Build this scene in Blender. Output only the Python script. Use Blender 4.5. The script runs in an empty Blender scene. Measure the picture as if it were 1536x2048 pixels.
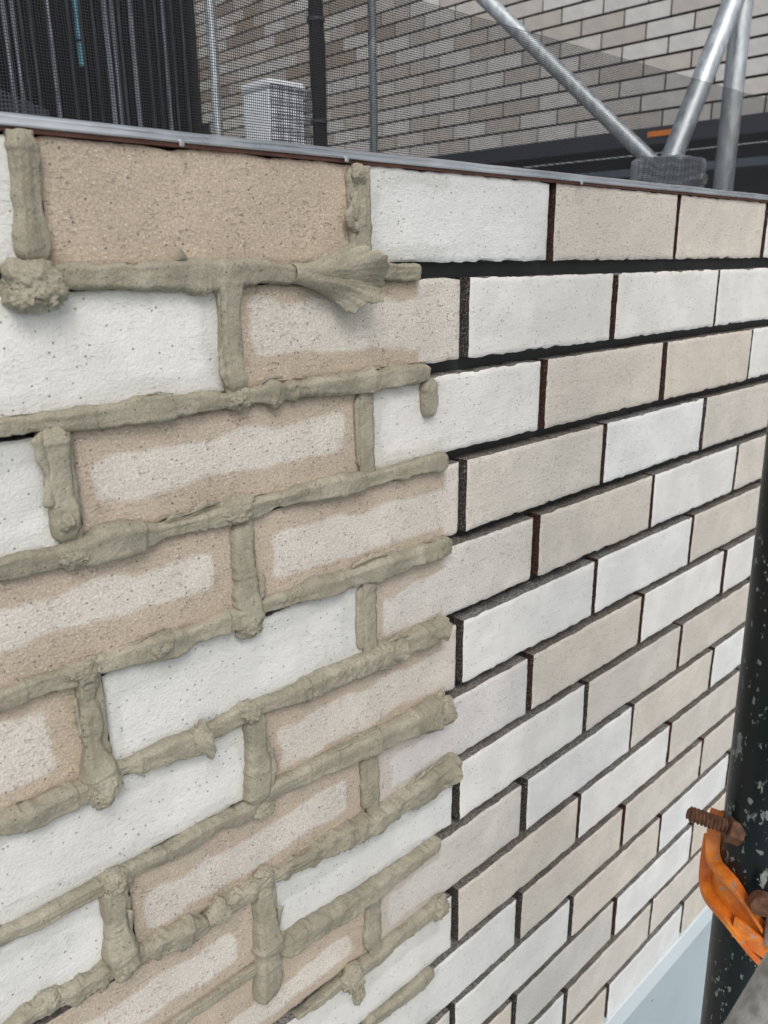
import bpy, bmesh, math, random
import numpy as np
from mathutils import Matrix, Vector

sc = bpy.context.scene
COL = sc.collection
# ---------------------------------------------------------------- camera
cam_d = bpy.data.cameras.new('camera'); cam = bpy.data.objects.new('camera', cam_d); COL.objects.link(cam)
R = ((0.72336184, -0.69038575, -0.0107312), (-0.2114955, -0.20674916, -0.95526145), (0.65728023, 0.69326928, -0.29556793))
M = Matrix(((R[0][0], -R[1][0], -R[2][0]), (R[0][1], -R[1][1], -R[2][1]), (R[0][2], -R[1][2], -R[2][2])))
cam.matrix_world = Matrix.Translation((-0.43710943, -0.47489564, -0.06592713)) @ M.to_4x4()
cam_d.sensor_fit = 'VERTICAL'; cam_d.sensor_height = 24.0; cam_d.sensor_width = 18.0
cam_d.lens = 24.0 * 1626.22 / 2048
cam_d.clip_start = 0.02; cam_d.clip_end = 200
cam_d.dof.use_dof = True; cam_d.dof.focus_distance = 0.72; cam_d.dof.aperture_fstop = 8.5
sc.camera = cam
# ---------------------------------------------------------------- light
w = bpy.data.worlds.new('World'); sc.world = w; w.use_nodes = True
nt = w.node_tree; bg = nt.nodes['Background']
sky = nt.nodes.new('ShaderNodeTexSky'); sky.sky_type = 'NISHITA'; sky.sun_disc = False
SUN_EL = math.radians(47); SUN_AZ = math.radians(212)     # compass angle, clockwise from +Y
sky.sun_elevation = SUN_EL; sky.sun_rotation = SUN_AZ
sky.air_density = 1.0; sky.dust_density = 3.5; sky.ozone_density = 1.0
hs = nt.nodes.new('ShaderNodeHueSaturation'); hs.inputs['Saturation'].default_value = .38      # thin overcast: a paler sky
nt.links.new(sky.outputs[0], hs.inputs['Color']); nt.links.new(hs.outputs[0], bg.inputs[0]); bg.inputs[1].default_value = 0.15
sd = bpy.data.lights.new('sun', 'SUN'); sd.energy = .95; sd.angle = math.radians(22); sd.color = (1, .97, .93)
so = bpy.data.objects.new('sun', sd); COL.objects.link(so)
dv = Vector((math.sin(SUN_AZ) * math.cos(SUN_EL), math.cos(SUN_AZ) * math.cos(SUN_EL), math.sin(SUN_EL)))
so.rotation_euler = dv.to_track_quat('Z', 'Y').to_euler(); so.location = dv * 5
sc.view_settings.view_transform = 'Standard'; sc.view_settings.look = 'None'
sc.view_settings.exposure = 0.09; sc.view_settings.gamma = 1
try: sc.view_settings.use_curve_mapping = False
except Exception: pass
sc.render.engine = 'CYCLES'; sc.cycles.transparent_max_bounces = 16

rnd = random.Random(7)

# ---------------------------------------------------------------- noise on arrays
def _h(ix, iy, iz, s):
    n = (ix * 73856093) ^ (iy * 19349663) ^ (iz * 83492791) ^ (s * 2654435761 & 0x7fffffff)
    n = (n ^ (n >> 13)) * 1274126177 & 0xffffffff
    n = (n ^ (n >> 16)) & 0xffffff
    return n / float(0xffffff) * 2 - 1
def noise(p, s=0):
    p = np.asarray(p, float); i = np.floor(p).astype(np.int64); f = p - i; u = f * f * (3 - 2 * f)
    r = 0
    for dx in (0, 1):
        for dy in (0, 1):
            for dz in (0, 1):
                wgt = (u[:, 0] if dx else 1 - u[:, 0]) * (u[:, 1] if dy else 1 - u[:, 1]) * (u[:, 2] if dz else 1 - u[:, 2])
                r = r + wgt * _h(i[:, 0] + dx, i[:, 1] + dy, i[:, 2] + dz, s)
    return r
def fbm(p, o=3, s=0):
    r = 0; a = 1; t = 0; p = np.asarray(p, float)
    for k in range(o):
        r = r + a * noise(p * 2.03 ** k + 17.3 * k, s + k); t += a; a *= .5
    return r / t
def ridged(p, o=3, s=0):
    r = 0; a = 1; t = 0; p = np.asarray(p, float)
    for k in range(o):
        r = r + a * (1 - 2 * np.abs(noise(p * 2.1 ** k + 9.1 * k, s + k))); t += a; a *= .5
    return r / t

# ---------------------------------------------------------------- object helpers
def mesh_obj(name, verts, faces, mats, parent=None, mi=None, smooth=False):
    me = bpy.data.meshes.new(name); me.from_pydata([tuple(map(float, v)) for v in verts], [], faces)
    for m in (mats if isinstance(mats, (list, tuple)) else [mats]): me.materials.append(m)
    if mi is not None: me.polygons.foreach_set('material_index', mi)
    if smooth: me.polygons.foreach_set('use_smooth', [True] * len(me.polygons))
    me.update()
    o = bpy.data.objects.new(name, me); COL.objects.link(o)
    if parent: o.parent = parent
    return o
def empty(name, label, cat, loc=(0, 0, 0), group=None):
    o = bpy.data.objects.new(name, None); COL.objects.link(o); o.location = loc
    o.empty_display_size = .05; o['label'] = label; o['category'] = cat
    if group: o['group'] = group
    return o
def tag(o, label=None, cat=None, group=None, kind=None):
    if label: o['label'] = label
    if cat: o['category'] = cat
    if group: o['group'] = group
    if kind: o['kind'] = kind
    return o
class MB:
    def __init__(s): s.v = []; s.f = []
    def box(s, x0, x1, y0, y1, z0, z1):
        n = len(s.v)
        s.v += [(x0, y0, z0), (x1, y0, z0), (x1, y1, z0), (x0, y1, z0), (x0, y0, z1), (x1, y0, z1), (x1, y1, z1), (x0, y1, z1)]
        s.f += [tuple(n + i for i in q) for q in ((0, 3, 2, 1), (4, 5, 6, 7), (0, 1, 5, 4), (1, 2, 6, 5), (2, 3, 7, 6), (3, 0, 4, 7))]
        return s
    def tube(s, a, b, r0, r1=None, n=20, cap=True):
        r1 = r0 if r1 is None else r1; a = Vector(a); b = Vector(b); d = (b - a).normalized()
        u = d.cross(Vector((0, 0, 1)) if abs(d.z) < .9 else Vector((1, 0, 0))).normalized(); v = d.cross(u); k = len(s.v)
        for c, r in ((a, r0), (b, r1)):
            for i in range(n):
                t = 2 * math.pi * i / n; s.v.append(tuple(c + u * math.cos(t) * r + v * math.sin(t) * r))
        for i in range(n): j = (i + 1) % n; s.f.append((k + i, k + j, k + n + j, k + n + i))
        if cap: s.f.append(tuple(k + i for i in reversed(range(n)))); s.f.append(tuple(k + n + i for i in range(n)))
        return s
    def prism(s, poly, y0, y1):      # poly in x,z
        k = len(s.v); n = len(poly)
        for y in (y0, y1): s.v += [(x, y, z) for x, z in poly]
        s.f.append(tuple(range(k, k + n))); s.f.append(tuple(reversed(range(k + n, k + 2 * n))))
        for i in range(n): j = (i + 1) % n; s.f.append((k + j, k + i, k + n + i, k + n + j))
        return s
    def build(s, name, mat, parent=None, smooth=False, bevel=0):
        o = mesh_obj(name, s.v, s.f, mat, parent, smooth=smooth)
        if smooth:
            try: o.data.set_sharp_from_angle(angle=math.radians(40))
            except Exception: pass
        if bevel:
            m = o.modifiers.new('bevel', 'BEVEL'); m.width = bevel; m.segments = 2; m.limit_method = 'ANGLE'
        return o

# ---------------------------------------------------------------- node helpers
class NT:
    def __init__(s, name):
        s.m = bpy.data.materials.new(name); s.m.use_nodes = True; s.t = s.m.node_tree
        s.b = s.t.nodes['Principled BSDF']; s.out = s.t.nodes['Material Output']
        s.co = s.t.nodes.new('ShaderNodeTexCoord').outputs['Object']
    def n(s, ty, **k):
        o = s.t.nodes.new(ty)
        for a, v in k.items(): setattr(o, a, v)
        return o
    def put(s, node, i, v):
        if isinstance(v, bpy.types.NodeSocket): s.t.links.new(v, node.inputs[i])
        elif v is not None: node.inputs[i].default_value = v
    def math(s, op, a, b=None, c=None, clamp=False):
        o = s.n('ShaderNodeMath', operation=op, use_clamp=clamp)
        for i, v in enumerate((a, b, c)): s.put(o, i, v)
        return o.outputs[0]
    def map(s, sc=(1, 1, 1), loc=(0, 0, 0), co=None):
        o = s.n('ShaderNodeMapping'); s.put(o, 0, co or s.co); o.inputs['Scale'].default_value = sc
        s.put(o, 1, loc if isinstance(loc, tuple) else loc)
        return o.outputs[0]
    def noise(s, scale, vec=None, detail=3, rough=.55, dist=0):
        o = s.n('ShaderNodeTexNoise'); s.put(o, 'Vector', vec or s.co); o.inputs['Scale'].default_value = scale
        o.inputs['Detail'].default_value = detail; o.inputs['Roughness'].default_value = rough; o.inputs['Distortion'].default_value = dist
        return o.outputs[0]
    def voro(s, scale, vec=None, feature='F1'):
        o = s.n('ShaderNodeTexVoronoi', feature=feature); s.put(o, 'Vector', vec or s.co); o.inputs['Scale'].default_value = scale
        return o.outputs[0], o.outputs[1]
    def ramp(s, v, a, b, c0=0., c1=1.):
        o = s.n('ShaderNodeMapRange', interpolation_type='SMOOTHSTEP'); s.put(o, 0, v)
        for i, x in zip((1, 2, 3, 4), (a, b, c0, c1)): s.put(o, i, x)
        return o.outputs[0]
    def mix(s, f, a, b, mode='MIX'):
        o = s.n('ShaderNodeMix', data_type='RGBA', blend_type=mode)
        s.put(o, 0, f)
        for i, v in ((6, a), (7, b)): s.put(o, i, (*v, 1) if isinstance(v, tuple) and len(v) == 3 else v)
        return o.outputs[2]
    def attr(s, name):
        o = s.n('ShaderNodeAttribute', attribute_type='OBJECT', attribute_name=name); return o
    def bump(s, h, dist, st=1.0, nrm=None):
        o = s.n('ShaderNodeBump'); s.put(o, 'Height', h); o.inputs['Distance'].default_value = dist; o.inputs['Strength'].default_value = st
        if nrm is not None: s.put(o, 'Normal', nrm)
        s.t.links.new(o.outputs[0], s.b.inputs['Normal']); return o.outputs[0]
    def set(s, **k):
        for a, v in k.items(): s.put(s.b, {'col': 'Base Color', 'rough': 'Roughness', 'metal': 'Metallic', 'spec': 'Specular IOR Level', 'alpha': 'Alpha', 'coat': 'Coat Weight'}[a], (*v, 1) if isinstance(v, tuple) and len(v) == 3 else v)
        return s.m

def simple(name, col, rough=.6, metal=0., var=.15, scale=20, bump=0.):
    k = NT(name); nz = k.noise(scale)
    k.set(col=k.mix(k.ramp(nz, .3, .7), tuple(c * (1 - var) for c in col), tuple(min(1, c * (1 + var)) for c in col)), rough=rough, metal=metal)
    if bump: k.bump(k.noise(scale * 6), bump)
    return k.m

# ---- tile clay: tone, damp margin near fresh mortar, grit, pits and drag tears
def tile_material():
    k = NT('fired clay tile'); tone = k.attr('tone').outputs['Color']
    rv = k.n('ShaderNodeObjectInfo').outputs['Random']
    off = k.n('ShaderNodeCombineXYZ'); k.put(off, 0, k.math('MULTIPLY', rv, 7.)); k.put(off, 2, k.math('MULTIPLY', rv, 3.))
    P = k.map((1, 1, 1), off.outputs[0])
    sx = k.n('ShaderNodeSeparateXYZ'); k.put(sx, 0, k.co)
    dc = k.n('ShaderNodeSeparateXYZ'); k.put(dc, 0, k.attr('dry_center').outputs['Vector'])
    dh = k.n('ShaderNodeSeparateXYZ'); k.put(dh, 0, k.attr('dry_half').outputs['Vector'])
    wob = k.math('MULTIPLY', k.math('SUBTRACT', k.noise(24, P, 2), .5), .020)
    skew = k.math('MULTIPLY', k.math('SUBTRACT', sx.outputs[0], .115), dc.outputs[1])
    qx = k.math('SUBTRACT', k.math('ABSOLUTE', k.math('SUBTRACT', sx.outputs[0], dc.outputs[0])), dh.outputs[0])
    qz = k.math('SUBTRACT', k.math('ABSOLUTE', k.math('SUBTRACT', k.math('SUBTRACT', sx.outputs[2], skew), dc.outputs[2])), dh.outputs[2])
    r = .006
    qx = k.math('MAXIMUM', k.math('ADD', qx, r), 0.); qz = k.math('MAXIMUM', k.math('ADD', qz, r), 0.)
    d = k.math('SUBTRACT', k.math('SQRT', k.math('ADD', k.math('MULTIPLY', qx, qx), k.math('MULTIPLY', qz, qz))), r)
    d = k.math('ADD', d, wob)
    wet = k.ramp(d, -.0022, .0030)
    we = k.attr('wet_end').outputs['Fac']
    xe = k.math('SUBTRACT', k.math('ADD', sx.outputs[0], k.math('MULTIPLY', wob, .8)), we)
    wet = k.math('MULTIPLY', wet, k.ramp(xe, -.004, .006, 1., 0.))
    wet = k.math('MULTIPLY', wet, k.attr('stain').outputs['Fac'])
    wetcol = k.mix(1., tone, k.attr('wet_tone').outputs['Color'], 'MULTIPLY')
    col = k.mix(wet, tone, wetcol)
    # cloudy firing variation
    cl = k.ramp(k.noise(16, P, 3), .35, .7, .93, 1.05)
    c3 = k.n('ShaderNodeCombineColor'); [k.put(c3, i, cl) for i in range(3)]
    col = k.mix(1., col, c3.outputs[0], 'MULTIPLY')
    grit = k.attr('grit').outputs['Fac']
    g = k.noise(620, P, 2, .7)
    g2 = k.ramp(g, .35, .65, .84, 1.13)
    c4 = k.n('ShaderNodeCombineColor'); [k.put(c4, i, g2) for i in range(3)]
    col = k.mix(grit, col, k.mix(1., col, c4.outputs[0], 'MULTIPLY'))
    st = k.noise(1., k.map((170, 170, 420), off.outputs[0]), 4, .6, .3)
    tears = k.ramp(st, .56, .66)
    tears = k.math('MULTIPLY', tears, k.ramp(k.noise(40, P, 2), .38, .58))
    # dark grog specks
    vd, vc = k.voro(330, P)
    sp = k.n('ShaderNodeSeparateColor'); k.put(sp, 0, vc)
    pk = k.math('MULTIPLY', k.ramp(vd, .13, .30, 1., 0.), k.ramp(sp.outputs[0], .87, .89))
    vd2, vc2 = k.voro(130, P); sp2 = k.n('ShaderNodeSeparateColor'); k.put(sp2, 0, vc2)
    pk2 = k.math('MULTIPLY', k.ramp(vd2, .04, .11, 1., 0.), k.ramp(sp2.outputs[0], .972, .976))
    pk = k.math('MAXIMUM', pk, pk2)
    col = k.mix(k.math('MULTIPLY', tears, k.math('MULTIPLY_ADD', grit, .10, .06)), col, (.16, .14, .12)); col = k.mix(k.math('MULTIPLY', pk, .62), col, (.13, .11, .095))
    # light sand
    vd3, vc3 = k.voro(1., k.map((300, 300, 520), off.outputs[0])); sp3 = k.n('ShaderNodeSeparateColor'); k.put(sp3, 0, vc3)
    lt = k.math('MULTIPLY', k.ramp(vd3, .15, .35, 1., 0.), k.ramp(sp3.outputs[1], .86, .9))
    col = k.mix(k.math('MULTIPLY', k.math('MULTIPLY', lt, grit), .42), col, (.78, .74, .68))
    k.set(col=col, rough=k.math('SUBTRACT', .90, k.math('MULTIPLY', wet, .2)), spec=.25)
    # relief: grain, horizontal drag tears, soft lumps
    h = k.math('ADD', k.math('MULTIPLY', k.noise(420, P, 3, .75), .62), k.math('MULTIPLY', k.noise(110, P, 3, .6), .55))
    h = k.math('ADD', h, k.math('MULTIPLY', st, .55)); h = k.math('SUBTRACT', h, k.math('MULTIPLY', tears, k.math('MULTIPLY_ADD', grit, .20, .22)))
    h = k.math('SUBTRACT', h, k.math('MULTIPLY', pk, .5))
    k.bump(h, .00115, 1.)
    return k.m
M_TILE = tile_material()
def side_material():
    k = NT('tile edge stain'); c = k.attr('side_tone').outputs['Color']
    k2 = k.ramp(k.noise(620, None, 3, .8), .53, .60)
    amt = k.attr('speck').outputs['Fac']
    k.set(col=k.mix(k.math('MULTIPLY', k2, amt), c, (.34, .32, .30)), rough=.8, spec=.2); k.bump(k.noise(500, None, 3), .0012)
    return k.m
M_SIDE = side_material()
def top_material():  # bed faces: tile tone darkened evenly, mottled toward the edge tone
    k = NT('tile bed face darker tone'); c = k.mix(.5, k.attr('tone').outputs['Color'], (.05, .045, .04)); c = k.mix(k.ramp(k.noise(30), .40, .65, .1, .55), c, k.attr('side_tone').outputs['Color'])
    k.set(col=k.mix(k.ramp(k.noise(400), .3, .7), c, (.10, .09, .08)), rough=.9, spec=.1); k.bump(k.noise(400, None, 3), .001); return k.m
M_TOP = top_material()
def mortar_material():
    k = NT('fresh mortar'); P = k.co
    col = k.mix(k.ramp(k.noise(28, P, 4, .6), .3, .72), (.270, .248, .186), (.382, .354, .275))
    g = k.ramp(k.noise(800, P, 3, .8), .3, .7, .80, 1.16)
    c4 = k.n('ShaderNodeCombineColor'); [k.put(c4, i, g) for i in range(3)]
    col = k.mix(1., col, c4.outputs[0], 'MULTIPLY')
    vd, vc = k.voro(420, P); sp = k.n('ShaderNodeSeparateColor'); k.put(sp, 0, vc)
    pk = k.math('MULTIPLY', k.ramp(vd, .12, .32, 1., 0.), k.ramp(sp.outputs[0], .9, .93))
    col = k.mix(k.math('MULTIPLY', pk, .5), col, (.12, .10, .07))
    k.set(col=col, rough=.78, spec=.3)
    h = k.math('ADD', k.math('MULTIPLY', k.noise(330, P, 4, .75), .9), k.math('MULTIPLY', k.noise(110, P, 3, .6, .8), .9))
    h = k.math('SUBTRACT', h, k.math('MULTIPLY', pk, .6))
    k.bump(h, .0012, 1.); return k.m
M_MORT = mortar_material()
M_BOARD = simple('red brown primed backing', (.095, .030, .020), .7, 0, .3, 60, .001)
M_RAIL = simple('black hanging rail', (.028, .030, .031), .40, 0, .2, 40)
M_PALEB = simple('pale blue coated metal', (.58, .64, .66), .35, 0, .03, 5)
def deck_material():
    k = NT('grey blue membrane'); a = k.ramp(k.noise(5, None, 4), .3, .7)
    vd, vc = k.voro(24); sp = k.n('ShaderNodeSeparateColor'); k.put(sp, 0, vc)
    pk = k.math('MULTIPLY', k.ramp(vd, .05, .09, 1., 0.), k.ramp(sp.outputs[0], .8, .82))
    pk = k.math('MAXIMUM', pk, k.math('MULTIPLY', k.ramp(k.noise(60, None, 4, .7), .66, .72), .35))
    k.set(col=k.mix(pk, k.mix(a, (.34, .405, .43), (.39, .455, .485)), (.12, .13, .13)), rough=.5); return k.m
M_DECK = deck_material()
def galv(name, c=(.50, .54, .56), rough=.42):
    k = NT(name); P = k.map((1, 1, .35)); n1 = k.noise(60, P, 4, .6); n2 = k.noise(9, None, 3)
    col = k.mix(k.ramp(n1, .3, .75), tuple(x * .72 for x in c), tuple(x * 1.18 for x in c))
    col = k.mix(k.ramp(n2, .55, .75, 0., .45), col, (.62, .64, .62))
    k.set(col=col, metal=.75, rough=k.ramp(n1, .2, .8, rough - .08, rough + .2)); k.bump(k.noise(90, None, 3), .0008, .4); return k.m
M_GALV = galv('galvanised steel')
M_TAPE = simple('red brown tape', (.17, .075, .055), .8, 0, .2, 60)
def foil():
    k = NT('aluminium foil flashing'); n1 = k.noise(22, k.map((.5, 1, 1)), 3)
    k.set(col=k.mix(k.ramp(n1, .3, .7), (.42, .44, .46), (.62, .64, .66)), metal=.76, rough=k.ramp(n1, .3, .7, .22, .42)); k.bump(k.noise(34, k.map((.6, 1, 1)), 2), .0035, .8); return k.m
M_ALU = foil()
M_GALV2 = galv('dark grey tube steel', (.20, .23, .25), .5)  # same galvanised finish with a darker grey base colour
M_BLK = simple('black gathered mesh', (.006, .007, .010), .95, 0, .4, 40, .003)
M_NAVY = simple('dark navy trim', (.028, .033, .042), .45, 0, .15, 4)
M_VOID = simple('unlit opening', (.006, .007, .008), .4, 0, .2, 3)
M_BRAIL = simple('blue grey sill', (.10, .125, .15), .35, 0, .2, 6)
M_OR = simple('orange tag plastic', (.85, .24, .02), .5, 0, .05, 30)
M_WHITE = simple('white plastic housing', (.76, .79, .82), .45, 0, .06, 9)
M_JOINT = simple('dark joint backing', (.022, .019, .018), .85, 0, .25, 30)
M_GROUND = simple('site concrete', (.26, .26, .25), .9, 0, .15, 3)
def net_material(name, cell, duty, colr):
    k = NT(name); s = k.n('ShaderNodeSeparateXYZ'); k.put(s, 0, k.map((1, 1, 1)))
    wob = k.math('MULTIPLY', k.math('SUBTRACT', k.noise(7, None, 2), .5), .008)
    def line(v):
        f = k.math('FRACT', k.math('DIVIDE', k.math('ADD', v, wob), cell)); return k.math('LESS_THAN', f, duty)
    m = k.math('MAXIMUM', line(s.outputs[0]), line(s.outputs[2]))
    k.set(col=colr, rough=.65, alpha=m); return k.m
M_NET = net_material('debris mesh weave', .0030, .27, (.016, .017, .020))
M_NET2 = net_material('coarse mesh weave', .0036, .36, (.040, .044, .056))
def pole_material():
    k = NT('flaking dark green paint'); P = k.map((1, 1, .55))
    n1 = k.noise(62, P, 5, .65, .3); fl = k.ramp(n1, .60, .625)
    n2 = k.ramp(k.noise(190, P, 3, .6), .62, .65)
    f = k.math('MAXIMUM', fl, k.math('MULTIPLY', n2, .8))
    s = k.n('ShaderNodeSeparateXYZ'); k.put(s, 0, k.co)
    f = k.math('MULTIPLY', f, k.ramp(k.noise(11, P, 2), .36, .50))
    base = k.mix(k.ramp(k.noise(20, P, 3), .3, .7), (.0022, .0050, .0055), (.005, .010, .011))
    fc = k.mix(k.ramp(k.noise(90), .4, .6), (.17, .20, .18), (.30, .33, .30))
    col = k.mix(f, base, fc)
    k.set(col=col, rough=k.math('ADD', .34, k.math('MULTIPLY', f, .4)), spec=.32); k.bump(k.math('MULTIPLY', f, -1.), .0006, .8); return k.m
M_POLE = pole_material()
def clamp_material():
    k = NT('chipped orange paint'); f = k.ramp(k.noise(170, None, 4, .65, .4), .57, .61); f2 = k.ramp(k.noise(60, None, 3), .45, .6)
    col = k.mix(k.ramp(k.noise(50), .35, .65), (.58, .135, .016), (.80, .26, .03))
    rust = k.mix(k.ramp(k.noise(120), .4, .6), (.20, .17, .13), (.36, .33, .29))
    k.set(col=k.mix(k.math('MULTIPLY', f, f2), col, rust), rough=.42); k.bump(k.noise(140, None, 4), .001, .7); return k.m
M_CLAMP = clamp_material()
M_RUST = simple('rusty bolt steel', (.15, .070, .038), .7, .3, .4, 180, .0002)
M_GREYM = simple('worn zinc', (.36, .36, .34), .45, .5, .3, 120, .0005)
def cladding_material():
    k = NT('black ribbed sheet'); s = k.noise(1., k.map((38, 38, .9)), 4, .6)
    col = k.mix(k.ramp(s, .62, .80), (.003, .004, .006), (.05, .065, .08))
    k.set(col=col, rough=.5, spec=.16); return k.m
M_CLAD = cladding_material()
M_STRIP = simple('pale vertical trim', (.22, .24, .29), .35, .2, .25, 7)
M_CYAN = simple('light blue tape', (.10, .27, .35), .5, 0, .2, 12)
def far_material():
    k = NT('far wall tile clay'); tone = k.attr('tone').outputs['Color']
    g = k.ramp(k.noise(18), .3, .7, .93, 1.05); c = k.n('ShaderNodeCombineColor'); [k.put(c, i, g) for i in range(3)]
    k.set(col=k.mix(1., tone, c.outputs[0], 'MULTIPLY'), rough=.85, spec=.2); k.bump(k.noise(200, None, 3), .001, .5); return k.m
M_FAR = far_material()

# ================================================================ ground and floor
o = MB().box(-30, 40, -30, 40, -2.75, -2.70).build('ground', M_GROUND); tag(o, kind='structure')
o = MB().box(-3.5, 3.2, -3.2, .16, -1.62, -1.50).build('floor', M_DECK); tag(o, kind='structure')

# ================================================================ the tiled parapet wall
PX, PZ, TW, TH = 0.240, 0.080744, 0.2316, 0.0693
wall = empty('tiled_wall', 'low wall of cream and white tiles, fresh mortar piped along its joints at the left', 'wall')
MB().box(-.98, 1.5, .0220, .10, -1.25, .0035).build('backing_board', M_BOARD, wall)
for r in range(1, 15):       # black hanging rails behind each bed joint
    z = -r * PZ
    MB().box(-.98, 1.5, .0180, .0218, z - .010, z + .022).build('joint_rail', M_RAIL, wall)

def tile_mesh(seed, x0=0.):
    """one split-faced tile: relief front, ragged arrises, dark stained ends"""
    nx, nz = 60, 22; W = TW - x0; H = TH
    us = np.linspace(0, 1, nx); vs = np.linspace(0, 1, nz)
    us = np.concatenate([[0, .012], us[1:-1] * .976 + .012, [.988, 1]]); vs = np.concatenate([[0, .035], vs[1:-1] * .93 + .035, [.965, 1]])
    NX, NZ = len(us), len(vs); U, V = np.meshgrid(us, vs); U = U.ravel(); V = V.ravel()
    x = U * W + x0; z = -V * H; y = np.zeros_like(x)
    p = np.c_[x, y, z]; s = seed * 31
    # ragged outline
    ex = fbm(np.c_[x * 120, x * 0 + seed * 3.1, V.round() * 9], 3, s); ez = fbm(np.c_[z * 170, z * 0 + seed * 5.7, U.round() * 9], 3, s + 5)
    chip = np.clip(fbm(np.c_[x * 90, x * 0 + seed, V.round() * 4], 2, s + 9) - .28, 0, 1)
    wz = np.exp(-np.minimum(V, 1 - V) * H / .0019); wx = np.exp(-np.minimum(U, 1 - U) * W / .0019)
    z = z - np.sign(.5 - V) * wz * (ex * .0012 + .0003 + chip * .0035); x = x + np.sign(.5 - U) * wx * (ez * .0007 + .0003)
    y = y + fbm(p * 55, 3, s + 20) * .0006 + fbm(np.c_[p[:, 0] * 60, p[:, 1], p[:, 2] * 260], 3, s + 30) * .00035
    edge = np.minimum(np.minimum(V, 1 - V) * H, np.minimum(U, 1 - U) * W)
    y = y + np.where(edge < .0003, .0010, 0) + np.exp(-edge / .0012) * .0003 + wz * np.clip(ex, 0, 1) * .0014
    verts = [tuple(q) for q in np.c_[x, y, z]]; faces = []; mi = []
    for j in range(NZ - 1):
        for i in range(NX - 1):
            a = j * NX + i; faces.append((a, a + NX, a + NX + 1, a + 1)); mi.append(0)
    ring = [i for i in range(NX)] + [j * NX + NX - 1 for j in range(1, NZ)] + [(NZ - 1) * NX + i for i in range(NX - 2, -1, -1)] + [j * NX for j in range(NZ - 2, 0, -1)]
    prev = ring
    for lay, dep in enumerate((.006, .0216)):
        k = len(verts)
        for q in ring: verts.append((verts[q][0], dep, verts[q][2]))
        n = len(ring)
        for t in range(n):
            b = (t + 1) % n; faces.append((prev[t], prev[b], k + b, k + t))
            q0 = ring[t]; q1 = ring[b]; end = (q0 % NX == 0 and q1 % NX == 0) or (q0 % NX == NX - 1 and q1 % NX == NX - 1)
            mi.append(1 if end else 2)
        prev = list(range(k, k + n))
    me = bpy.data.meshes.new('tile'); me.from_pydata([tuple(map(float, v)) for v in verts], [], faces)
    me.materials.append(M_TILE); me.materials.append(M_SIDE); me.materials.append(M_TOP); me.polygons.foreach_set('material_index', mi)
    me.polygons.foreach_set('use_smooth', [True] * len(mi)); me.update()
    try: me.set_sharp_from_angle(angle=math.radians(38))
    except Exception: pass
    return me
TM = [tile_mesh(s) for s in range(10)]
WHITE, BEIGE, BROWN, BRN2, PINK, GREYB = (.712, .704, .677), (.60, .55, .485), (.61, .568, .510), (.61, .570, .515), (.64, .61, .585), (.585, .555, .505)
TONES = {'W': WHITE, 'B': BEIGE, 'N': BROWN, 'M': BRN2, 'P': PINK, 'G': GREYB}
# rows from the top; first column start given in tile pitches
ROWS = [(-4, 'BWWNWBBWBW'), (-3.5, 'BBWNWWWWBW'), (-4, 'WBWNWBBWBW'), (-3.5, 'WBNMBWBBWB'), (-4, 'BWNWMBWBWB'), (-3.5, 'WBWMWWBWBB'),
        (-4, 'WWWNPBWWBW'), (-3.5, 'BWNWWGBWBB'), (-4, 'WBWNGWBWWB'), (-3.5, 'BWNWBWGBWB'), (-4, 'BWWWWBBBWB'), (-3.5, 'WBBMWBWBBW'),
        (-4, 'WBWBBGWBWB'), (-3.5, 'BWBWWBBWBW'), (-4, 'WWBWBBWBBW')]
DRY = {(1, -.5): (.0157, .240, -.0142, -.052), (2, -1): (.0107, .2115, -.0194, -.0461), (3, -1.5): (.010, .2048, -.0183, -.0428),
       (3, -.5): (.0207, .250, -.0206, -.0560), (4, -2): (.010, .2004, -.0135, -.0569), (4, 0): (.0139, .25, -.0203, -.0585), (4, -1): (.012, .2065, -.0168, -.0592),
       (5, -.5): (.0159, .250, -.021, -.0590), (6, -1): (.0108, .2054, -.0235, -.0540), (6, 0): (.0204, .25, -.0252, -.0570), (7, -1.5): (.012, .200, -.0206, -.0513),
       (7, -.5): (.0098, .25, -.0280, -.0599), (8, -1): (.012, .2059, -.0320, -.0560), (8, 0): (.0201, .25, -.0187, -.0569), (9, -.5): (.012, .25, -.030, -.0600)}
DSKEW = {(1, -.5): -.035, (2, -1): .02, (4, -1): .03}
tr = random.Random(11)
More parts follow.
